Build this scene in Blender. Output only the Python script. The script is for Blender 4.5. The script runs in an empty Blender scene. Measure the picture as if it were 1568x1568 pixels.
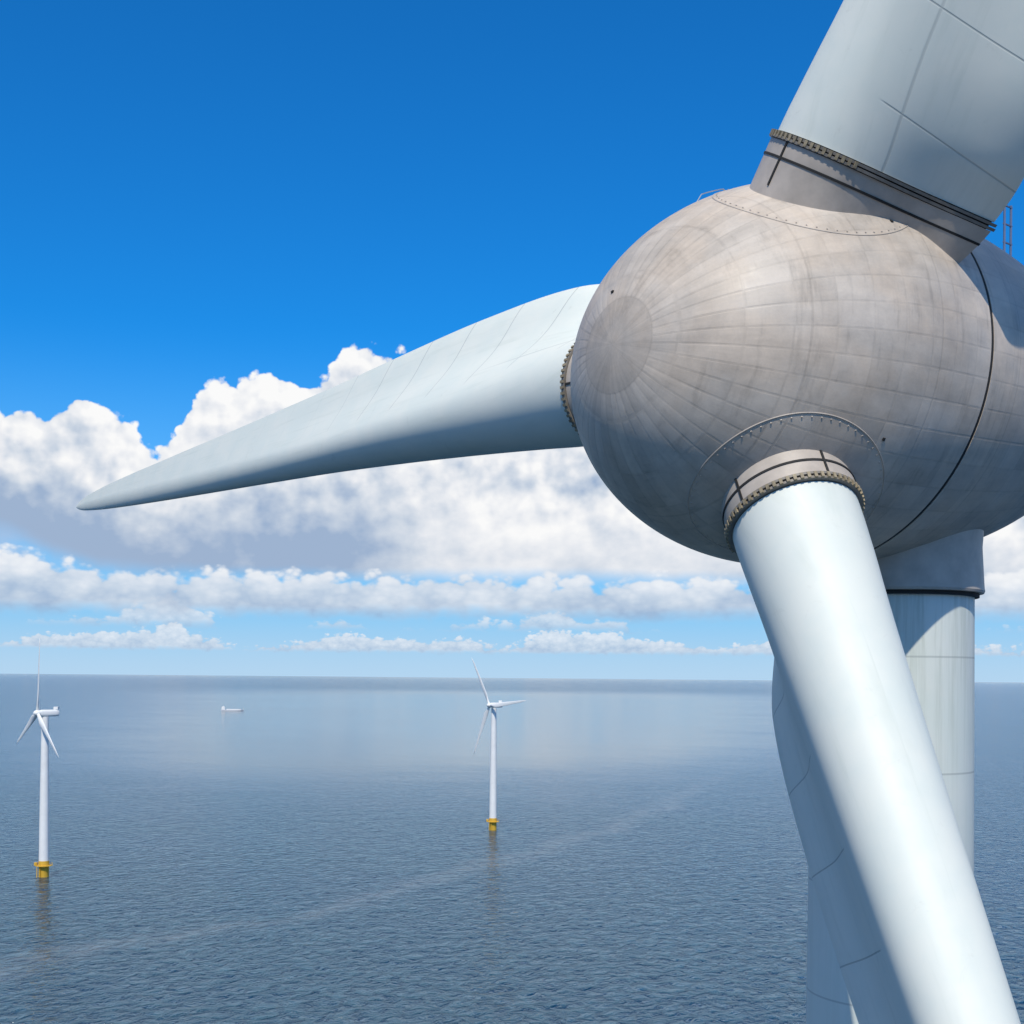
import bpy, math, random
from mathutils import Vector, Matrix
random.seed(4)
scene = bpy.context.scene
scene.view_settings.view_transform = 'Standard'
scene.view_settings.look = 'None'
scene.view_settings.exposure = 0
ZC = 120.0   # height of the hub-level eye point above the sea

# ---------------------------------------------------------------- helpers
class NB:
    def __init__(s, nt): s.nt = nt
    def n(s, t, **k):
        x = s.nt.nodes.new(t)
        for a, b in k.items(): setattr(x, a, b)
        return x
    def put(s, sock, v):
        if v is None: return
        if isinstance(v, bpy.types.NodeSocket): s.nt.links.new(v, sock)
        else: sock.default_value = v
    def m(s, op, a=None, b=None, c=None, clamp=False):
        x = s.n('ShaderNodeMath', operation=op, use_clamp=clamp)
        s.put(x.inputs[0], a); s.put(x.inputs[1], b); s.put(x.inputs[2], c)
        return x.outputs[0]
    def ss(s, v, lo, hi, a=0.0, b=1.0):
        x = s.n('ShaderNodeMapRange', interpolation_type='SMOOTHSTEP')
        s.put(x.inputs[0], v); s.put(x.inputs[1], lo); s.put(x.inputs[2], hi)
        s.put(x.inputs[3], a); s.put(x.inputs[4], b)
        return x.outputs[0]
    def lin(s, v, lo, hi, a=0.0, b=1.0):
        x = s.n('ShaderNodeMapRange')
        s.put(x.inputs[0], v); s.put(x.inputs[1], lo); s.put(x.inputs[2], hi)
        s.put(x.inputs[3], a); s.put(x.inputs[4], b)
        return x.outputs[0]
    def noise(s, vec, scale, detail=4, rough=.5, dist=0.0, dim='3D'):
        x = s.n('ShaderNodeTexNoise', noise_dimensions=dim)
        s.put(x.inputs['Vector'], vec); s.put(x.inputs['Scale'], scale)
        s.put(x.inputs['Detail'], detail); s.put(x.inputs['Roughness'], rough)
        s.put(x.inputs['Distortion'], dist)
        return x.outputs[0]
    def xyz(s, x=0.0, y=0.0, z=0.0):
        c = s.n('ShaderNodeCombineXYZ')
        s.put(c.inputs[0], x); s.put(c.inputs[1], y); s.put(c.inputs[2], z)
        return c.outputs[0]
    def sep(s, v):
        c = s.n('ShaderNodeSeparateXYZ'); s.put(c.inputs[0], v); return c.outputs
    def mix(s, f, a, b, mode='MIX'):
        x = s.n('ShaderNodeMix', data_type='RGBA', blend_type=mode)
        s.put(x.inputs[0], f)
        s.put(x.inputs[6], a if isinstance(a, bpy.types.NodeSocket) else (*a, 1))
        s.put(x.inputs[7], b if isinstance(b, bpy.types.NodeSocket) else (*b, 1))
        return x.outputs[2]
    def curve(s, v, pts):
        x = s.n('ShaderNodeFloatCurve')
        cv = x.mapping.curves[0]
        cv.points[0].location = pts[0]; cv.points[1].location = pts[-1]
        for p in pts[1:-1]: cv.points.new(*p)
        x.mapping.update()
        s.put(x.inputs['Value'], v)
        return x.outputs[0]

def new_mat(name, rough=.5, col=(.5, .5, .5)):
    m = bpy.data.materials.new(name); m.use_nodes = True
    b = m.node_tree.nodes['Principled BSDF']
    b.inputs['Roughness'].default_value = rough
    b.inputs['Base Color'].default_value = (*col, 1)
    return m, NB(m.node_tree), b

def simple(name, col, rough=.5, var=.12, scale=2.0, metal=0):
    m, N, b = new_mat(name, rough, col)
    tc = N.n('ShaderNodeTexCoord').outputs['Object']
    f = N.noise(tc, scale, 4, .6)
    f = N.lin(f, .3, .7, 1-var, 1+var)
    v = N.n('ShaderNodeVectorMath', operation='SCALE')
    v.inputs[0].default_value = col
    N.put(v.inputs['Scale'], f)
    N.put(b.inputs['Base Color'], v.outputs[0])
    b.inputs['Metallic'].default_value = metal
    return m

def mesh_obj(name, verts, faces, mat, smooth=True, attrs=None, sharp=None):
    me = bpy.data.meshes.new(name)
    me.from_pydata([tuple(v) for v in verts], [], faces)
    me.update()
    if smooth:
        me.polygons.foreach_set('use_smooth', [True]*len(me.polygons))
    if attrs:
        for k, vals in attrs.items():
            a = me.attributes.new(k, 'FLOAT', 'POINT')
            a.data.foreach_set('value', vals)
    if isinstance(mat, (list, tuple)):
        for m_ in mat: me.materials.append(m_)
    else: me.materials.append(mat)
    if sharp: me.set_sharp_from_angle(angle=math.radians(sharp))
    o = bpy.data.objects.new(name, me)
    scene.collection.objects.link(o)
    return o

def empty(name, loc):
    e = bpy.data.objects.new(name, None)
    e.location = loc; e.empty_display_size = 2
    scene.collection.objects.link(e)
    return e
def parent(o, e):
    o.parent = e
    o.matrix_parent_inverse = Matrix.Translation(e.location).inverted()

def lathe(name, prof, mat, M=None, seg=96, sharp=30, caps=True, shear=0.0):
    vs, fs = [], []
    for (r, z) in prof:
        for i in range(seg):
            a = 2*math.pi*i/seg
            vs.append((r*math.cos(a), r*math.sin(a), z - shear*r*math.cos(a)))
    for j in range(len(prof)-1):
        for i in range(seg):
            k = (i+1) % seg
            fs.append((j*seg+i, j*seg+k, (j+1)*seg+k, (j+1)*seg+i))
    if caps:
        fs.append(tuple(range(seg))[::-1])
        fs.append(tuple((len(prof)-1)*seg+i for i in range(seg)))
    o = mesh_obj(name, vs, fs, mat, True, sharp=sharp)
    if M is not None: o.matrix_world = M
    return o

def frame(origin, zdir, xhint):
    z = Vector(zdir).normalized()
    x = Vector(xhint); x = (x - z*x.dot(z)).normalized()
    y = z.cross(x)
    M = Matrix((x, y, z)).transposed().to_4x4()
    M.translation = Vector(origin)
    return M

def box_data(M, sx, sy, sz, vs, fs):
    b = len(vs)
    for dx in (-.5, .5):
        for dy in (-.5, .5):
            for dz in (-.5, .5):
                vs.append(M @ Vector((dx*sx, dy*sy, dz*sz)))
    for f in ((0,1,3,2),(4,6,7,5),(0,4,5,1),(2,3,7,6),(0,2,6,4),(1,5,7,3)):
        fs.append(tuple(b+i for i in f))

def tube(name, pts, r, mat, cyclic=False, seg=8):
    vs, fs = [], []
    n = len(pts)
    for i, p in enumerate(pts):
        p = Vector(p)
        a = Vector(pts[(i-1) % n] if (cyclic or i > 0) else pts[i])
        b = Vector(pts[(i+1) % n] if (cyclic or i < n-1) else pts[i])
        d = (b-a).normalized()
        h = Vector((0, 0, 1)) if abs(d.z) < .9 else Vector((1, 0, 0))
        x = d.cross(h).normalized(); y = d.cross(x)
        for k in range(seg):
            t = 2*math.pi*k/seg
            vs.append(p + x*math.cos(t)*r + y*math.sin(t)*r)
    for i in range(n if cyclic else n-1):
        j = (i+1) % n
        for k in range(seg):
            l = (k+1) % seg
            fs.append((i*seg+k, i*seg+l, j*seg+l, j*seg+k))
    return mesh_obj(name, vs, fs, mat)

def interp(tab, x):
    xs = [p[0] for p in tab]; ys = [p[1] for p in tab]
    if x <= xs[0]: return ys[0]
    if x >= xs[-1]: return ys[-1]
    d = [(ys[i+1]-ys[i])/(xs[i+1]-xs[i]) for i in range(len(xs)-1)]
    m = [d[0]]
    for i in range(1, len(d)):
        m.append(0 if d[i-1]*d[i] <= 0 else 2*d[i-1]*d[i]/(d[i-1]+d[i]))
    m.append(d[-1])
    for i in range(len(d)):
        if x <= xs[i+1]:
            h = xs[i+1]-xs[i]; t = (x-xs[i])/h
            return ((2*t**3-3*t*t+1)*ys[i] + (t**3-2*t*t+t)*h*m[i]
                    + (-2*t**3+3*t*t)*ys[i+1] + (t**3-t*t)*h*m[i+1])

SHEAR = .10
# ---------------------------------------------------------------- materials
def egg_material():
    m, N, b = new_mat('spinner_shell', .5)
    tc = N.n('ShaderNodeTexCoord').outputs['Object']
    x, y, z0 = N.sep(tc)
    z = N.m('MULTIPLY_ADD', x, SHEAR, z0)
    ang = N.m('ARCTAN2', y, x)
    rad = N.m('SQRT', N.m('ADD', N.m('MULTIPLY', x, x), N.m('MULTIPLY', y, y)))
    NS = 44
    u = N.m('MULTIPLY', ang, NS/(2*math.pi))
    u = N.m('ADD', u, 100.0)
    w = N.m('DIVIDE', z, 1.05)
    w = N.m('ADD', w, 50.3)
    fu = N.m('PINGPONG', u, .5)
    du = N.m('MULTIPLY', N.m('MULTIPLY', fu, rad), 2*math.pi/NS)
    dw = N.m('MULTIPLY', N.m('PINGPONG', w, .5), 1.05)
    lu = N.ss(du, .012, .05, 1.0, 0.0)
    lw = N.ss(dw, .012, .05, 1.0, 0.0)
    grid = N.m('MAXIMUM', lu, N.m('MULTIPLY', lw, .7))
    dm = N.m('MULTIPLY', N.m('PINGPONG', N.m('ADD', N.m('DIVIDE', z, 4.2), 20.42), .5), 4.2)
    main = N.ss(dm, .015, .045, 1.0, 0.0)
    cap = N.ss(rad, 1.38, 1.42)
    front = N.m('GREATER_THAN', z, 0.0)
    capm = N.m('MAXIMUM', cap, N.m('SUBTRACT', 1.0, front))
    grid = N.m('MULTIPLY', grid, capm)
    vis = N.ss(N.noise(tc, .9, 3, .6), .35, .65, .4, 1.0)
    grid = N.m('MULTIPLY', grid, vis)
    cell = N.xyz(N.m('FLOOR', u), N.m('FLOOR', w), 0.0)
    wn = N.n('ShaderNodeTexWhiteNoise', noise_dimensions='3D'); N.put(wn.inputs[0], cell)
    rnd = wn.outputs[0]
    big = N.noise(tc, .35, 4, .6)
    med = N.noise(tc, 1.6, 5, .65, .4)
    st = N.noise(N.xyz(N.m('MULTIPLY', ang, 9.0), N.m('MULTIPLY', z, .35), 0.0), 1.3, 4, .6)
    fine = N.noise(tc, 14.0, 3, .6)
    # rain streaks run down the shell (object x is up)
    drip = N.noise(N.xyz(N.m('MULTIPLY', z, 3.2), N.m('MULTIPLY', x, .35), y), 1.0, 5, .65)
    val = N.m('MULTIPLY', N.m('SUBTRACT', rnd, .5), N.m('MULTIPLY', capm, .14))
    val = N.m('ADD', val, N.lin(big, .3, .7, -.12, .12))
    val = N.m('ADD', val, N.lin(med, .3, .7, -.09, .09))
    val = N.m('ADD', val, N.lin(st, .3, .7, -.08, .08))
    val = N.m('ADD', val, N.lin(fine, .3, .7, -.03, .03))
    val = N.m('SUBTRACT', val, N.ss(drip, .52, .72, 0.0, .18))
    val = N.m('SUBTRACT', val, N.m('MULTIPLY', grid, .11))
    val = N.m('SUBTRACT', val, N.m('MULTIPLY', main, .12))
    edge = N.ss(N.m('ABSOLUTE', N.m('SUBTRACT', rad, 1.40)), .01, .05, 1.0, 0.0)
    edge = N.m('MULTIPLY', edge, N.m('GREATER_THAN', z, 4.0))
    val = N.m('SUBTRACT', val, N.m('MULTIPLY', edge, .08))
    val = N.m('SUBTRACT', val, N.m('MULTIPLY', N.m('SUBTRACT', 1.0, capm), .14))
    f = N.m('ADD', val, 1.0)
    tint = N.mix(N.ss(N.noise(tc, .6, 3, .5), .35, .65), (.525, .44, .355), (.50, .44, .375))
    v = N.n('ShaderNodeVectorMath', operation='SCALE')
    N.put(v.inputs[0], tint); N.put(v.inputs['Scale'], f)
    N.put(b.inputs['Base Color'], v.outputs[0])
    N.put(b.inputs['Roughness'], N.lin(med, .3, .7, .45, .62))
    bp = N.n('ShaderNodeBump'); bp.inputs['Strength'].default_value = .28
    bp.inputs['Distance'].default_value = .04
    h = N.m('SUBTRACT', N.m('MULTIPLY', N.noise(tc, 1.1, 2, .5), .6), N.m('MULTIPLY', N.m('MAXIMUM', grid, main), .3))
    h = N.m('ADD', h, N.m('MULTIPLY', rnd, .10))
    N.put(bp.inputs['Height'], h)
    N.put(b.inputs['Normal'], bp.outputs[0])
    return m

def blade_material():
    m, N, b = new_mat('blade_paint', .55)
    tc = N.n('ShaderNodeTexCoord').outputs['Object']
    def at(nm):
        a = N.n('ShaderNodeAttribute', attribute_name=nm); return a.outputs['Fac']
    span, chord, side = at('span'), at('chord'), at('side')
    dl = N.m('MULTIPLY', N.m('PINGPONG', N.m('DIVIDE', N.m('MULTIPLY_ADD', chord, .9, span), 2.75), .5), 2.75)
    line = N.ss(dl, .010, .035, 1.0, 0.0)
    line = N.m('MULTIPLY', line, N.ss(chord, .16, .22))
    line = N.m('MULTIPLY', line, N.ss(span, 20.0, 28.0, 1.0, .15))
    sp = N.ss(N.m('ABSOLUTE', N.m('SUBTRACT', chord, .30)), .003, .012, 1.0, 0.0)
    sp = N.m('MULTIPLY', sp, N.ss(span, 10.0, 14.0, 1.0, 0.0))
    lines = N.m('MAXIMUM', line, N.m('MULTIPLY', sp, .6))
    n1 = N.noise(tc, .5, 4, .6)
    st = N.noise(N.xyz(N.m('MULTIPLY', chord, 14.0), N.m('MULTIPLY', span, .25), side), 1.0, 4, .6)
    grime = N.ss(N.noise(tc, 1.2, 5, .7, .6), .60, .78)
    col = N.mix(N.ss(n1, .35, .65), (.67, .71, .65), (.715, .735, .665))
    col = N.mix(N.m('MULTIPLY', N.ss(st, .5, .75), .25), col, (.48, .53, .46))
    col = N.mix(N.m('MULTIPLY', grime, .28), col, (.36, .37, .32))
    col = N.mix(N.m('MULTIPLY', lines, .48), col, (.16, .19, .20))
    N.put(b.inputs['Base Color'], col)
    bp = N.n('ShaderNodeBump'); bp.inputs['Strength'].default_value = .3
    bp.inputs['Distance'].default_value = .03
    N.put(bp.inputs['Height'], N.m('SUBTRACT', N.m('MULTIPLY', N.noise(tc, .7, 2, .5), .8), lines))
    N.put(b.inputs['Normal'], bp.outputs[0])
    return m

def tower_material():
    m, N, b = new_mat('tower_paint', .55)
    tc = N.n('ShaderNodeTexCoord').outputs['Object']
    x, y, z = N.sep(tc)
    ang = N.m('ARCTAN2', y, x)
    dl = N.m('MULTIPLY', N.m('PINGPONG', N.m('DIVIDE', N.m('SUBTRACT', z, .8), 3.9), .5), 3.9)
    line = N.ss(dl, .012, .05, 1.0, 0.0)
    streak = N.noise(N.xyz(N.m('MULTIPLY', ang, 9.0), N.m('MULTIPLY', z, .12), 0.0), 1.0, 5, .7)
    top = N.ss(z, -5.0, 3.2)
    g = N.m('MULTIPLY', N.ss(streak, .42, .68), N.m('ADD', N.m('MULTIPLY', top, .45), .12))
    col = N.mix(N.ss(N.noise(tc, .4, 4, .6), .35, .65), (.67, .72, .66), (.71, .74, .68))
    col = N.mix(g, col, (.42, .46, .38))
    col = N.mix(N.m('MULTIPLY', line, .45), col, (.25, .28, .27))
    N.put(b.inputs['Base Color'], col)
    return m

M_egg = egg_material()
M_blade = blade_material()
M_tower = tower_material()
M_neck = simple('root_fairing_grey', (.455, .395, .335), .5, .14, 1.3)
M_dark = simple('seal_rubber', (.02, .019, .018), .8, .2, 3)
M_flange = simple('flange_metal', (.20, .18, .155), .5, .25, 2.5)
M_bolt = simple('bolt_cover', (.27, .22, .14), .6, .4, 3.0)
M_white = simple('turbine_white', (.80, .80, .78), .45, .05, .2)
M_yellow = simple('transition_yellow', (.66, .40, .04), .5, .1, .5)
M_mast = simple('mast_blue_grey', (.10, .14, .25), .5, .1, 2)
M_steel = simple('galvanised_rail', (.45, .47, .48), .4, .1, 2, .6)

# ---------------------------------------------------------------- near turbine
H = Vector((7.09, 41.0, 10.0+ZC))
EH = H + Vector((0, 0, -.25))
n_egg = Vector((-.784, -.62, -.025)).normalized()
n_rot = Vector((-.807, -.575, .137)).normalized()
BL = Vector((-.611, .791, .021)).normalized()
BU = Vector((.362, -.377, .854)).normalized()
BD = Vector((.165, -.505, -.848)).normalized()
tower_xy = (13.35, 45.95)
turb = empty('wind_turbine', (tower_xy[0], tower_xy[1], 0))

RM, LF, LR, S0, SEAM = 6.1, 7.95, 15.3, 2.5, 4.3
RE = 2.3
def egg_r(s):      # s = metres behind the blade plane
    u = (s-S0)
    if u < 0:
        q = min(1, -u/LF); return RM*math.sqrt(max(0, 1-q**2))
    q = min(1, u/LR); return RM*max(0, 1-q**RE)**.5

ME = frame(EH, n_egg, (0, 0, 1))     # local z forward
prof = []
K = 70
for i in range(K+1):
    a = (math.pi/2)*i/K
    s = S0 - LF*math.cos(a)
    prof.append((max(RM*math.sin(a), .001), -s))
for i in range(1, 9):
    s = S0 + (SEAM-.08-S0)*i/8; prof.append((egg_r(s), -s))
prof += [(egg_r(SEAM)-.6, -SEAM+.08)]
prof = prof[::-1]
spinner = lathe('spinner', prof, M_egg, ME, 160, 35, shear=SHEAR); parent(spinner, turb)
prof = [(egg_r(SEAM)-.6, -SEAM-.08)]
for i in range(0, 61):
    q = 1-(1-i/60)**1.6
    s = SEAM+.08 + (S0+LR-SEAM-.08)*q
    prof.append((max(egg_r(s), .001), -s))
nacelle = lathe('nacelle', prof[::-1], M_egg, ME, 160, 35, shear=SHEAR); parent(nacelle, turb)
gap = lathe('spinner_gap', [(egg_r(SEAM)-.02, -SEAM-.078), (egg_r(SEAM)-.02, -SEAM+.078)], M_dark, ME, 160, caps=False, shear=SHEAR)
parent(gap, turb)

T_TE = [(3.5,3.9),(6.45,5.0),(8,5.2),(10,5.1),(15,4.5),(20,3.8),(26,3.1),(33,2.5),(45,1.65),(54,1.0),(58.5,.5),(59.6,.25),(60,.06)]
T_LE = [(3.5,1.85),(6.45,1.85),(8,1.78),(10,1.65),(15,1.38),(20,1.18),(26,1.02),(33,.92),(45,.75),(54,.55),(58.5,.33),(59.6,.18),(60,.05)]
T_TH = [(3.5,1.85),(6.45,1.85),(8,1.8),(10,1.68),(15,1.46),(20,1.28),(26,1.0),(33,.75),(45,.42),(54,.22),(58.5,.1),(59.6,.06),(60,.03)]
T_BE = [(3.5,52),(6.45,45),(8,35),(10,27),(15,20),(20,15),(26,11),(33,8),(45,5),(60,0)]
PITCH = 0.0
N1, N2 = 18, 40
def section(R, r, q, conc, grow=0.0, te=.06):
    R = R+grow; r = r+grow
    ph = math.acos(min(.98, r/R)) if R > r else .2
    up, cu = [], []
    tx, ty = r*math.cos(ph), r*math.sin(ph)
    for i in range(N1):
        u = i/N1
        x = R+(tx-R)*u; y = te*(1-u)+ty*u
        y -= conc*r*(math.sin(math.pi*u)**2)
        y = max(y, te*.6)
        up.append((x, y*q))
    arc = []
    for i in range(N2+1):
        a = ph+(2*math.pi-2*ph)*i/N2
        arc.append((r*math.cos(a), r*math.sin(a)*q))
    lo = [(x, -y) for x, y in up][::-1]
    return up+arc+lo
def blade_axes(B):
    T = -(n_rot.cross(B)); T.normalize()
    A = (-n_rot + B*n_rot.dot(B)).normalized()
    return T, A
def loft(name, B, ts, mat, grow=0.0, conc_k=1.0, cap=True, te=.06, sharp=None):
    T, A = blade_axes(B)
    vs, fs, sp, ch, sd = [], [], [], [], []
    for t in ts:
        be = math.radians(interp(T_BE, t)+PITCH)
        C = T*math.cos(be)+A*math.sin(be); D = B.cross(C)
        R = interp(T_TE, t); r = interp(T_LE, t); th = interp(T_TH, t)
        conc = .17*conc_k*max(0, min(1, (34-t)/24))
        sec = section(R, r, th/r, conc, grow, te if t < 50 else te*.4)
        for k, (x, y) in enumerate(sec):
            vs.append(H + B*t + C*x + D*y)
            sp.append(t); ch.append(x/R); sd.append(1.0 if y > 0 else 0.0)
    n = len(sec)
    for j in range(len(ts)-1):
        for i in range(n):
            k = (i+1) % n
            fs.append((j*n+i, j*n+k, (j+1)*n+k, (j+1)*n+i))
    if cap:
        fs.append(tuple(range(n))[::-1]); fs.append(tuple((len(ts)-1)*n+i for i in range(n)))
    o = mesh_obj(name, vs, fs, mat, True, {'span': sp, 'chord': ch, 'side': sd}, sharp=sharp or 40)
    parent(o, turb)
    return o

UPE = Vector((0, 0, 1)); UPE = (UPE - n_egg*UPE.dot(n_egg)).normalized()
def egg_hit(B, off):
    lo, hi = 0.0, 14.0
    for _ in range(50):
        t = (lo+hi)/2
        P = B*t+off+(H-EH)
        s = -P.dot(n_egg); d = (P+n_egg*s).length
        s -= SHEAR*P.dot(UPE)
        if d > egg_r(s): hi = t
        else: lo = t
    return H+B*hi+off

for nm, B, PITCH in (('upper', BU, 0.0), ('left', BL, -13.0), ('lower', BD, 0.0)):
    ts = [6.45+i*.35 for i in range(int((20-6.45)/.35))]
    ts += [20+i*.9 for i in range(int(34/.9))] + [54, 55, 56, 57, 58, 58.6, 59.0, 59.3, 59.6, 59.8, 60]
    loft('blade_'+nm, B, ts, M_blade)
    loft('root_fairing_'+nm, B, [3.2+i*.25 for i in range(13)], M_neck, .10)
    loft('root_seal_'+nm, B, [6.15, 6.5], M_dark, -.06)
    loft('root_flange_'+nm, B, [6.22, 6.30], M_flange, .17)
    loft('root_flange_inner_'+nm, B, [6.34, 6.42], M_flange, .13)
    loft('root_band_'+nm, B, [5.72, 5.79], M_dark, .125)
    T, A = blade_axes(B)
    vs, fs = [], []
    be = math.radians(45+PITCH)
    C = T*math.cos(be)+A*math.sin(be); D = B.cross(C)
    for i in range(64):
        a = 2*math.pi*i/64
        if abs((a+math.pi) % (2*math.pi)-math.pi) < math.radians(66): continue
        o_ = C*math.cos(a)+D*math.sin(a)
        MM = frame(H+B*6.33+o_*2.0, B, o_)
        box_data(MM, .08, .09, .18, vs, fs)
    o = mesh_obj('root_bolts_'+nm, vs, fs, M_bolt, False); parent(o, turb)
    vs, fs = [], []
    for a in (150, 228):
        a = math.radians(a)
        o_ = C*math.cos(a)+D*math.sin(a)
        box_data(frame(H+B*5.6+o_*1.955, B, o_), .05, .07, 1.3, vs, fs)
    o = mesh_obj('root_joint_'+nm, vs, fs, M_dark, False); parent(o, turb)
    pts = []
    for i in range(120):
        a = 2*math.pi*i/120
        pts.append(egg_hit(B, (T*math.cos(a)+A*math.sin(a))*2.85))
    o = tube('plate_ring_'+nm, pts, .022, M_neck, True, 6); parent(o, turb)
    vs, fs = [], []
    for i in range(60):
        a = 2*math.pi*(i+.5)/60
        o_ = (T*math.cos(a)+A*math.sin(a))
        p = egg_hit(B, o_*2.76)
        box_data(frame(p, B, o_), .04, .04, .04, vs, fs)
    o = mesh_obj('plate_bolts_'+nm, vs, fs, M_neck, False); parent(o, turb)

# tower and neck
Mt = Matrix.Translation((tower_xy[0], tower_xy[1], ZC))
tw = [(4.6, -116), (4.5, -105), (3.9, -70), (3.2, -35), (2.85, -14), (2.78, -5), (2.74, 3.05)]
o = lathe('tower', tw, M_tower, Mt, 128); parent(o, turb)
o = lathe('nacelle_neck', [(2.80, 3.0), (3.05, 3.02), (3.08, 3.10), (3.06, 3.2), (2.98, 4.6), (3.05, 5.6), (3.3, 6.6), (3.3, 7.4)], M_neck, Mt, 128); parent(o, turb)
o = lathe('neck_gap', [(2.9, 2.88), (2.9, 3.01)], M_dark, Mt, 128); parent(o, turb)
o = lathe('foundation', [(9, -122), (9, -117.5), (8.7, -117.2), (5.2, -116.6), (4.7, -115.9)], M_tower, Mt, 96); parent(o, turb)

# handrail on spinner, mast on nacelle
def surf(s, th):
    w = n_egg.cross(UPE)
    d = UPE*math.cos(th)+w*math.sin(th)
    return EH - n_egg*(s+SHEAR*egg_r(s)*math.cos(th)) + d*egg_r(s), d
pts = []
for i in range(25):
    q = i/24
    p, d = surf(-1.9+1.5*q, .1)
    pts.append(p+d*(.20*min(1, 6*q, 6*(1-q))-.02))
o = tube('handrail', pts, .016, M_steel); parent(o, turb)
vs, fs = [], []
for dx in (0, .5):
    q, d2 = surf(13.9+dx, -.1)
    box_data(Matrix.Translation(q+Vector((0, 0, 1.9))), .07, .07, 4.2, vs, fs)
for dz in (2.4, 3.1, 3.8):
    q, d2 = surf(14.15, -.1)
    box_data(frame(q+Vector((0, 0, dz)), (0, 0, 1), n_egg), .6, .05, .05, vs, fs)
q, d2 = surf(13.9, -.1)
box_data(Matrix.Translation(q+Vector((.0, 0, 4.0))), .5, .08, .06, vs, fs)
o = mesh_obj('sensor_mast', vs, fs, M_mast, False); parent(o, turb)
vs, fs = [], []
for (s, th) in ((-5.1, .3), (.8, 5.35), (.5, 4.2), (1.3, 5.7)):
    q, d2 = surf(s, th)
    box_data(frame(q, d2, n_egg), .09, .09, .06, vs, fs)
o = mesh_obj('shell_fittings', vs, fs, M_dark, False); parent(o, turb)

# ---------------------------------------------------------------- distant turbines
def far_turbine(x, y, hub_h, axis_az, phases, R):
    e = empty('wind_turbine', (x, y, 0))
    MT = Matrix.Translation((x, y, 0))
    o = lathe('tower', [(2.9, 9.3), (2.8, 25), (2.5, 55), (2.0, hub_h-2.2)], M_white, MT, 40); parent(o, e)
    o = lathe('transition_piece', [(2.9, -3), (2.9, 6.1), (3.0, 6.4), (4.9, 6.5), (4.9, 6.8), (3.1, 6.9), (3.0, 9.5)], M_yellow, MT, 40); parent(o, e)
    vs, fs = [], []
    for i in range(20):
        a = 2*math.pi*i/20
        box_data(Matrix.Translation((x+4.8*math.cos(a), y+4.8*math.sin(a), 7.4)), .1, .1, 1.2, vs, fs)
    for sx in (-1, 1):
        box_data(Matrix.Translation((x+sx*.9-2, y-3.4, 2)), .35, .35, 8, vs, fs)
    for k in range(8):
        box_data(Matrix.Translation((x-2, y-3.4, -1.4+k)), 1.8, .15, .15, vs, fs)
    box_data(Matrix.Translation((x-4.3, y-1.2, 7.7)), 1.6, 1.8, 1.8, vs, fs)
    o = mesh_obj('access_platform', vs, fs, M_yellow, False); parent(o, e)
    ring = tube('platform_rail', [(x+4.8*math.cos(a*math.pi/16), y+4.8*math.sin(a*math.pi/16), 8.0) for a in range(32)], .07, M_yellow, True); parent(ring, e)
    ax = Vector((math.sin(axis_az), -math.cos(axis_az), 0))   # upwind direction
    rt = ax.cross(Vector((0, 0, 1)))
    hub = Vector((x, y, hub_h)) + ax*4.4
    vs, fs = [], []
    st = [(-3.2, .55), (-3.0, .85), (-2.0, 1), (5.5, 1), (7.2, .92), (7.8, .75)]
    ns = 20
    for (d, k) in st:
        for i in range(ns):
            a = 2*math.pi*i/ns
            cx, cz = math.cos(a), math.sin(a)
            f = 1/ (abs(cx)**4+abs(cz)**4)**.25
            vs.append(Vector((x, y, hub_h)) - ax*(d) + rt*cx*f*1.9*k + Vector((0, 0, cz*f*2.0*k)))
    for j in range(len(st)-1):
        for i in range(ns):
            k = (i+1) % ns
            fs.append((j*ns+i, j*ns+k, (j+1)*ns+k, (j+1)*ns+i))
    fs.append(tuple(range(ns))); fs.append(tuple((len(st)-1)*ns+i for i in range(ns))[::-1])
    box_data(Matrix.Translation(Vector((x, y, hub_h+2.9)) - ax*6.6), 2.6, 2.6, 1.6, vs, fs)
    o = mesh_obj('nacelle', vs, fs, M_white, True, sharp=35); parent(o, e)
    o = lathe('hub', [(1.7, -1.4), (1.9, -.5), (1.85, .6), (1.4, 1.7), (.7, 2.4), (.05, 2.6)], M_white, frame(hub, ax, (0, 0, 1)), 24); parent(o, e)
    for bi, ph in enumerate(phases):
        ph = math.radians(ph)
        B = (Vector((0, 0, 1))*math.cos(ph) - rt*math.sin(ph)).normalized()
        Tt = B.cross(ax)
        vs, fs = [], []
        ns = 14
        sts = [(1.0, .95, .95, 90), (3, 1.0, .9, 70), (8, 1.9, .55, 35), (14, 1.75, .38, 22), (26, 1.2, .24, 12), (38, .8, .14, 6), (R-3, .5, .08, 2), (R, .12, .03, 0)]
        for (t, c, th, tw_) in sts:
            tw_ = math.radians(tw_*.5)
            C = Tt*math.cos(tw_)+ax*math.sin(tw_); D = B.cross(C)
            for i in range(ns):
                a = 2*math.pi*i/ns
                xx = c*math.cos(a) + (c*.35 if t > 5 else 0)
                yy = th*math.sin(a)*(1 if t < 5 else (1-.5*math.cos(a)))
                vs.append(hub + B*t + C*xx + D*yy)
        for j in range(len(sts)-1):
            for i in range(ns):
                k = (i+1) % ns
                fs.append((j*ns+i, j*ns+k, (j+1)*ns+k, (j+1)*ns+i))
        fs.append(tuple((len(sts)-1)*ns+i for i in range(ns)))
        o = mesh_obj('blade_%d' % (bi+1), vs, fs, M_white); parent(o, e)
far_turbine(-275, 770, 96.5, math.radians(-52), (3, 123, 243), 44)
far_turbine(-14, 1025, 98.0, math.radians(-50), (-32, 84, 206), 44)

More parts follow.
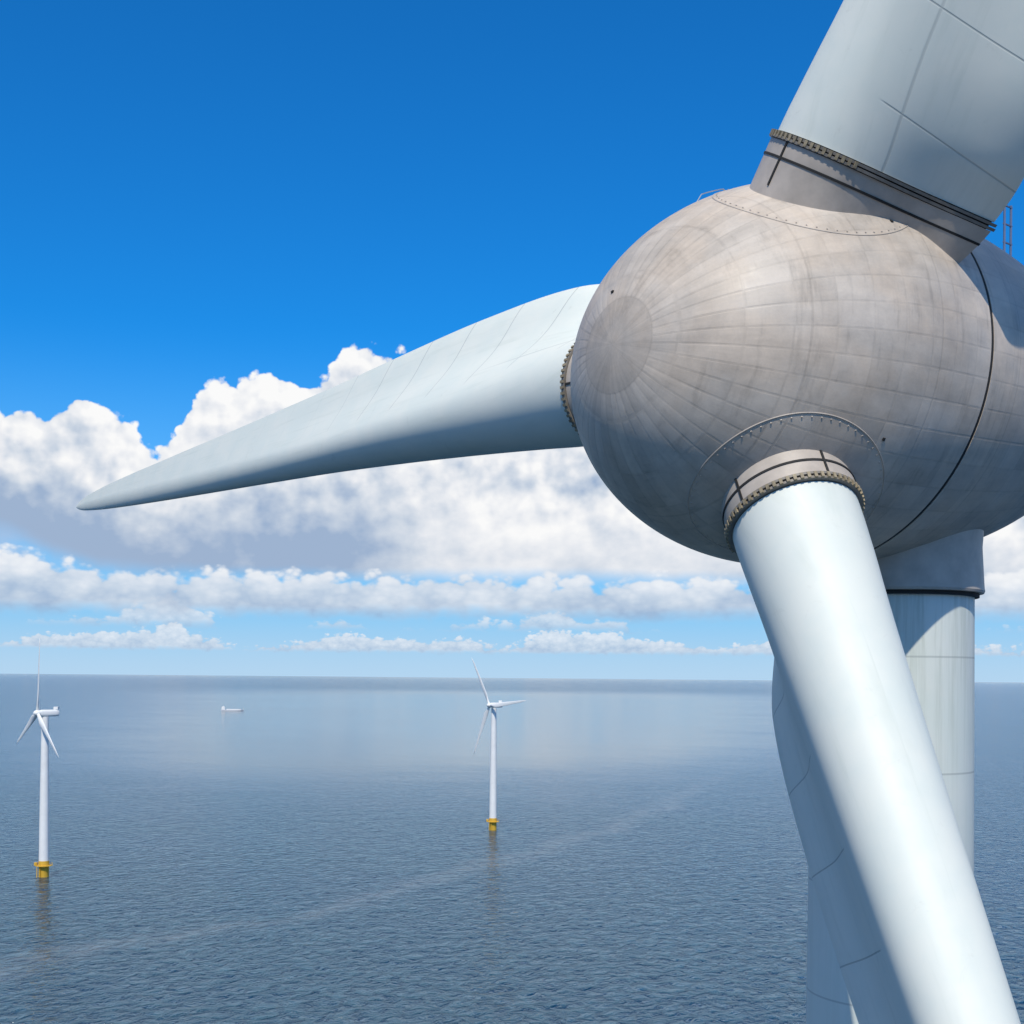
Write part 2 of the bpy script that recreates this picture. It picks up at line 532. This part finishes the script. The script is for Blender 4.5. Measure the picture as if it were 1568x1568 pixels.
# ---------------------------------------------------------------- ship
sx, sy = -930, 4350
ship = empty('cargo_ship', (sx, sy, 0))
vs, fs = [], []
L, W = 80, 11
outl = []
for i in range(9):
    q = i/8; hx = -L/2+L*q; hw = W/2*min(1, (1-q)*4)**.6 if q > .7 else W/2*(.85+.15*min(1, q*5))
    outl.append((hx, max(hw, .2)))
for z, k in ((-1, .85), (3.6, 1)):
    for hx, hw in outl: vs.append((sx+hx*k, sy-hw*k, z))
    for hx, hw in outl[::-1]: vs.append((sx+hx*k, sy+hw*k, z))
n = 18
for i in range(n): fs.append((i, (i+1) % n, n+(i+1) % n, n+i))
fs.append(tuple(range(n))[::-1]); fs.append(tuple(n+i for i in range(n)))
o = mesh_obj('hull', vs, fs, simple('ship_hull', (.7, .7, .7), .5), False); parent(o, ship)
vs, fs = [], []
box_data(Matrix.Translation((sx-30, sy, 8.0)), 11, 9, 8.7, vs, fs)
box_data(Matrix.Translation((sx-30, sy, 13.5)), 7, 7, 2.2, vs, fs)
box_data(Matrix.Translation((sx-30, sy, 16.5)), .6, .6, 4, vs, fs)
box_data(Matrix.Translation((sx+5, sy, 4.9)), 48, 8, 2.5, vs, fs)
box_data(Matrix.Translation((sx+36, sy, 7)), .5, .5, 7, vs, fs)
o = mesh_obj('superstructure', vs, fs, M_white, False); parent(o, ship)

# ---------------------------------------------------------------- sea
def sea_material():
    m, N, b = new_mat('sea_water', .12, (.012, .045, .075))
    b.inputs['IOR'].default_value = 1.33
    pos = N.n('ShaderNodeNewGeometry').outputs['Position']
    x, y, z = N.sep(pos)
    v1 = N.xyz(N.m('ADD', N.m('MULTIPLY', x, .75), N.m('MULTIPLY', y, .12)), N.m('SUBTRACT', N.m('MULTIPLY', y, .62), N.m('MULTIPLY', x, .30)), 0.0)
    w1 = N.noise(v1, .23, 4, .62, .4, '2D')
    w2 = N.noise(v1, .07, 2, .5, .3, '2D')
    big = N.noise(N.xyz(N.m('MULTIPLY', x, .6), y, 0.0), .0016, 3, .5, .6, '2D')
    calm = N.noise(N.xyz(N.m('MULTIPLY', x, .3), y, 0.0), .004, 3, .5, .5, '2D')
    gust = N.ss(N.noise(N.xyz(N.m('MULTIPLY', x, .5), N.m('MULTIPLY_ADD', x, .3, y), 0.0), .010, 4, .6, .5, '2D'), .35, .65)
    h = N.m('ADD', N.m('MULTIPLY', w1, 4.6), N.m('MULTIPLY', w2, 3.0))
    # sheltered, calmer water in the wind farm, wind-roughened water beyond
    ex = N.m('DIVIDE', N.m('ADD', x, 120.0), N.m('MULTIPLY_ADD', y, .18, 180.0))
    ey = N.ss(y, 400.0, 2500.0)
    far = N.ss(y, 6500.0, 14000.0, 1.0, 0.0)
    wid = N.ss(N.m('ABSOLUTE', ex), .3, 2.0, 1.0, 0.0)
    cz = N.m('MULTIPLY', N.m('MULTIPLY', wid, ey), far)
    cz = N.m('MULTIPLY', cz, N.lin(big, .3, .7, .86, 1.0), clamp=True)
    rz = N.m('SUBTRACT', 1.0, cz)
    rz = N.m('MULTIPLY', rz, rz)
    amp = N.m('MULTIPLY', N.m('MULTIPLY_ADD', rz, .88, .045), N.lin(calm, .3, .7, .90, 1.1))
    amp = N.m('MULTIPLY', amp, N.lin(gust, 0.0, 1.0, .82, 1.1))
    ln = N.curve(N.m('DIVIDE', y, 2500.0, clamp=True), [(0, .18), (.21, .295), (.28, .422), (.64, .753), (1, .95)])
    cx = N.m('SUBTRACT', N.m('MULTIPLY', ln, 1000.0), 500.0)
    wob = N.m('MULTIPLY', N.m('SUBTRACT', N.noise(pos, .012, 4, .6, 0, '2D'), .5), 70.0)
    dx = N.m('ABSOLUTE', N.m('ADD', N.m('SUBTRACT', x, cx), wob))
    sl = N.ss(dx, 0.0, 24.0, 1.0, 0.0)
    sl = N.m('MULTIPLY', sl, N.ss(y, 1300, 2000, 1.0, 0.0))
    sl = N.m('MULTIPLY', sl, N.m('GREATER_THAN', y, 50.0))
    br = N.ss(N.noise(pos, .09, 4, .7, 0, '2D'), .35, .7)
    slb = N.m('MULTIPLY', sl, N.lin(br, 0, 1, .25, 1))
    bp = N.n('ShaderNodeBump')
    N.put(bp.inputs['Strength'], N.m('MULTIPLY', amp, 1.0, clamp=True))
    bp.inputs['Distance'].default_value = 1.0
    N.put(bp.inputs['Height'], h)
    N.put(b.inputs['Normal'], bp.outputs[0])
    # ripple light and shade put into the colour: paler crests, darker troughs
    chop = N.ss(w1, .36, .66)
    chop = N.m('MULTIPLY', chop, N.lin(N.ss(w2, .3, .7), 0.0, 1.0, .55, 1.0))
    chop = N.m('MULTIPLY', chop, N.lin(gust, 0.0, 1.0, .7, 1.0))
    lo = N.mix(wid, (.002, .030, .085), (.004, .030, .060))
    hi = N.mix(wid, (.006, .080, .165), (.050, .115, .150))  # crests paler and greyer towards the centre, diffuse sun glint as colour
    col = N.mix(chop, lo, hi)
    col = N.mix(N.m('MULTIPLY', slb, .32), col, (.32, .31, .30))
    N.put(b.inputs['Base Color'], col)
    b.inputs['Roughness'].default_value = .10
    return m
g = [0, 250, 500, 1000, 2000, 4000, 9000, 20000, 60000, 200000]
cs = [-q for q in g[::-1]] + g[1:]
vs = [(a, b_, 0) for b_ in cs for a in cs]
n = len(cs)
fs = [(j*n+i, j*n+i+1, (j+1)*n+i+1, (j+1)*n+i) for j in range(n-1) for i in range(n-1)]
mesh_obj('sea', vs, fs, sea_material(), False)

# ---------------------------------------------------------------- sun + sky
sun_dir = Vector((-.06, -.60, .77)).normalized()
sl = bpy.data.lights.new('sun', 'SUN'); sl.energy = 3.7; sl.angle = math.radians(.53); sl.color = (1, .93, .80)
so = bpy.data.objects.new('sun', sl); scene.collection.objects.link(so)
so.rotation_euler = sun_dir.to_track_quat('Z', 'Y').to_euler()
so.location = (60, -80, 250)

world = bpy.data.worlds.new('World'); scene.world = world
world.use_nodes = True
world.cycles.sampling_method = 'MANUAL'
world.cycles.sample_map_resolution = 256
nt = world.node_tree; nt.nodes.clear(); N = NB(nt)
STR = .1
K_ = 1/STR
def S(c): return tuple(q*K_ for q in c)
sky = N.n('ShaderNodeTexSky', sky_type='NISHITA', sun_disc=False)
sky.sun_elevation = math.asin(sun_dir.z)
sky.sun_rotation = math.atan2(sun_dir.x, sun_dir.y)
sky.altitude = 100; sky.air_density = 1.0; sky.dust_density = .3; sky.ozone_density = 2.0
dirv = N.n('ShaderNodeTexCoord').outputs['Generated']
x, y, z = N.sep(dirv)
az = N.m('ARCTAN2', x, y)
hyp = N.m('SQRT', N.m('ADD', N.m('MULTIPLY', x, x), N.m('MULTIPLY', y, y)))
e = N.m('DIVIDE', z, N.m('MAXIMUM', hyp, .001))
clear = N.mix(1.0, sky.outputs[0], (.07, .80, 1.50), 'MULTIPLY')
hz = N.ss(e, -.02, .27, .92, 0.0)
clear = N.mix(hz, clear, S((.27, .56, .88)))
clear = N.mix(N.ss(e, -.01, .07, .65, 0.0), clear, S((.58, .73, .87)))
def nv(s_az, s_e, seed, daz=0.0, de=0.0):
    return N.xyz(N.m('MULTIPLY_ADD', az, s_az, daz*s_az+seed*7.3), N.m('MULTIPLY_ADD', e, s_e, de*s_e+seed*3.1), 0.0)
def puff(seed, sc, asp=1.0, daz=0.0, de=0.0, det=6):
    v = nv(sc, sc*asp, seed, daz, de)
    a = N.noise(v, 1.0, det, .56, 0.0, '2D')
    vo = N.n('ShaderNodeTexVoronoi', feature='F1', voronoi_dimensions='2D')
    N.put(vo.inputs['Vector'], v); vo.inputs['Scale'].default_value = 2.2
    vo.inputs['Detail'].default_value = 2; vo.inputs['Roughness'].default_value = .55
    bl = N.m('SUBTRACT', .55, vo.outputs['Distance'])
    return N.m('ADD', N.m('SUBTRACT', a, .5), N.m('MULTIPLY', bl, .45))
azn = N.m('DIVIDE', N.m('ADD', az, .6), 1.2, clamp=True)
P = lambda a, v: ((a+.6)/1.2, v)
top = N.curve(azn, [P(-.6,.20),P(-.373,.192),P(-.335,.200),P(-.295,.195),P(-.268,.178),P(-.237,.211),P(-.19,.233),P(-.155,.230),P(-.12,.254),P(-.09,.250),P(-.04,.222),P(.06,.2),P(.16,.18),P(.37,.165),P(.6,.15)])
base = N.curve(azn, [P(-.6,.13),P(-.373,.104),P(-.34,.090),P(-.30,.080),P(-.25,.077),P(.1,.077),P(.3,.07),P(.6,.07)])
def cumulus(seed, sc, top, base, amp, hard, soft, asp=1.0, relief=True, bk=.35):
    p0 = puff(seed, sc, asp)
    hgt = N.m('SUBTRACT', N.m('ADD', top, N.m('MULTIPLY', p0, amp)), e)
    mt = N.ss(hgt, 0.0, hard)
    bs = N.m('SUBTRACT', e, N.m('ADD', base, N.m('MULTIPLY', p0, amp*bk)))
    mb = N.ss(bs, -soft*.5, soft*.5)
    rel = None
    if relief:
        p1 = puff(seed, sc, asp, .10/sc, .22/sc, 4)
        rel = N.m('SUBTRACT', p0, p1)
    return N.m('MULTIPLY', mt, mb), rel, p0, hgt
A, relA, pA, hgA = cumulus(3.3, 17.0, top, base, .042, .0045, .018, 1.0, True, .12)
vert = N.m('DIVIDE', N.m('SUBTRACT', e, base), N.m('MAXIMUM', N.m('SUBTRACT', top, base), .01))
soft_n = N.noise(nv(8.0, 15.0, 9.1), 1.0, 6, .58, 0.0, '2D')
rk = N.ss(vert, .0, .7, .22, 1.15)
litA = N.m('ADD', N.m('MULTIPLY', N.ss(vert, -.08, .5), .48), N.m('MULTIPLY', relA, rk))
litA = N.m('ADD', litA, N.lin(soft_n, .32, .68, -.04, .42))
litA = N.m('ADD', litA, N.ss(hgA, 0.0, .05, .16, 0.0))
shade = N.m('MULTIPLY', N.ss(az, -.20, .0, -.42, .28), N.ss(vert, .15, .62, 1.0, 0.15))
litA = N.m('ADD', litA, shade, clamp=True)
def cloudcol(f):
    r = N.n('ShaderNodeValToRGB')
    r.color_ramp.elements[0].position = 0; r.color_ramp.elements[0].color = (.34, .45, .63, 1)
    r.color_ramp.elements[1].position = 1; r.color_ramp.elements[1].color = (.96, .96, .96, 1)
    a_ = r.color_ramp.elements.new(.4); a_.color = (.60, .67, .77, 1)
    a_ = r.color_ramp.elements.new(.75); a_.color = (.83, .85, .89, 1)
    N.put(r.inputs[0], f)
    v = N.n('ShaderNodeVectorMath', operation='SCALE'); N.put(v.inputs[0], r.outputs[0]); v.inputs['Scale'].default_value = K_
    return v.outputs[0]
col = clear
HZC = S((.58, .72, .88))
nz = N.noise(nv(9.5, 9.5, 4.4), 1.0, 2, .5, 0.0, '2D')
C_, _, pC, _ = cumulus(21.7, 60.0, N.m('MULTIPLY_ADD', nz, .05, .0055), .0195, .012, .003, .004, 1.6, False)
litC = N.m('ADD', N.ss(e, .016, .034, .35, .75), N.m('MULTIPLY', pC, .8), clamp=True)
colC = N.mix(.25, cloudcol(litC), HZC)
col = N.mix(N.m('MULTIPLY', C_, .8), col, colC)
D_, _, pD, _ = cumulus(33.1, 42.0, N.m('MULTIPLY', nz, .085), .038, .016, .005, .008, 1.6, False)
litD = N.m('ADD', N.ss(e, .034, .052, .4, .75), N.m('MULTIPLY', pD, .8), clamp=True)
col = N.mix(N.m('MULTIPLY', D_, .7), col, N.mix(.15, cloudcol(litD), HZC))
topB = N.m('ADD', .080, N.m('MULTIPLY', N.ss(az, -.37, -.30, 1.0, 0.0), .010))
B_, _, pB, _ = cumulus(12.9, 20.0, topB, .049, .026, .007, .014, 1.5, False)
soft2 = N.noise(nv(11.0, 40.0, 2.1), 1.0, 4, .55, 0.0, '2D')
litB = N.m('ADD', N.ss(e, .046, .078, .20, .62), N.m('MULTIPLY', pB, .7))
litB = N.m('ADD', litB, N.lin(soft2, .3, .7, -.05, .25), clamp=True)
veil = N.m('MULTIPLY', N.ss(N.noise(nv(9, 20, 5.5), 1.0, 4, .6, 0.0, '2D'), .25, .6), N.m('MULTIPLY', N.ss(e, .06, .09), N.ss(e, .12, .16, 1.0, 0.0)))
veil = N.m('MULTIPLY', veil, N.ss(az, -.30, -.22, 1.0, 0.0))
col = N.mix(N.m('MULTIPLY', veil, .8), col, S((.40, .55, .78)))
col = N.mix(A, col, cloudcol(litA))
col = N.mix(N.m('MULTIPLY', B_, .92), col, N.mix(.1, cloudcol(litB), HZC))
# broken cloud added out of view overhead, to whiten ambient light and sea
hv = N.xyz(N.m('DIVIDE', x, N.m('MAXIMUM', z, .05)), N.m('DIVIDE', y, N.m('MAXIMUM', z, .05)), 0.0)
oh = N.ss(N.noise(hv, 1.1, 3, .6, 0.0, '2D'), .47, .58)
oh = N.m('MULTIPLY', oh, N.ss(e, .62, .95))
high = N.mix(N.m('MULTIPLY', oh, .9), clear, S((.80, .82, .86)))
bg1 = N.n('ShaderNodeBackground'); bg1.inputs['Strength'].default_value = STR
bg2 = N.n('ShaderNodeBackground'); bg2.inputs['Strength'].default_value = STR
nt.links.new(high, bg1.inputs[0]); nt.links.new(col, bg2.inputs[0])
mx = N.n('ShaderNodeMixShader')
nt.links.new(N.m('LESS_THAN', e, .30), mx.inputs[0])
nt.links.new(bg1.outputs[0], mx.inputs[1]); nt.links.new(bg2.outputs[0], mx.inputs[2])
out = N.n('ShaderNodeOutputWorld')
nt.links.new(mx.outputs[0], out.inputs[0])

# ---------------------------------------------------------------- camera
cd = bpy.data.cameras.new('camera'); cam = bpy.data.objects.new('camera', cd)
scene.collection.objects.link(cam)
cd.sensor_width = 36; cd.lens = 45.92; cd.shift_y = 0.1614
cd.clip_start = .5; cd.clip_end = 500000
r = math.radians(.5)
Mc = Matrix(((math.cos(r), -math.sin(r), 0), (0, 0, -1), (math.sin(r), math.cos(r), 0))).to_4x4()
Mc.translation = (0, 0, ZC)
cam.matrix_world = Mc
scene.camera = cam
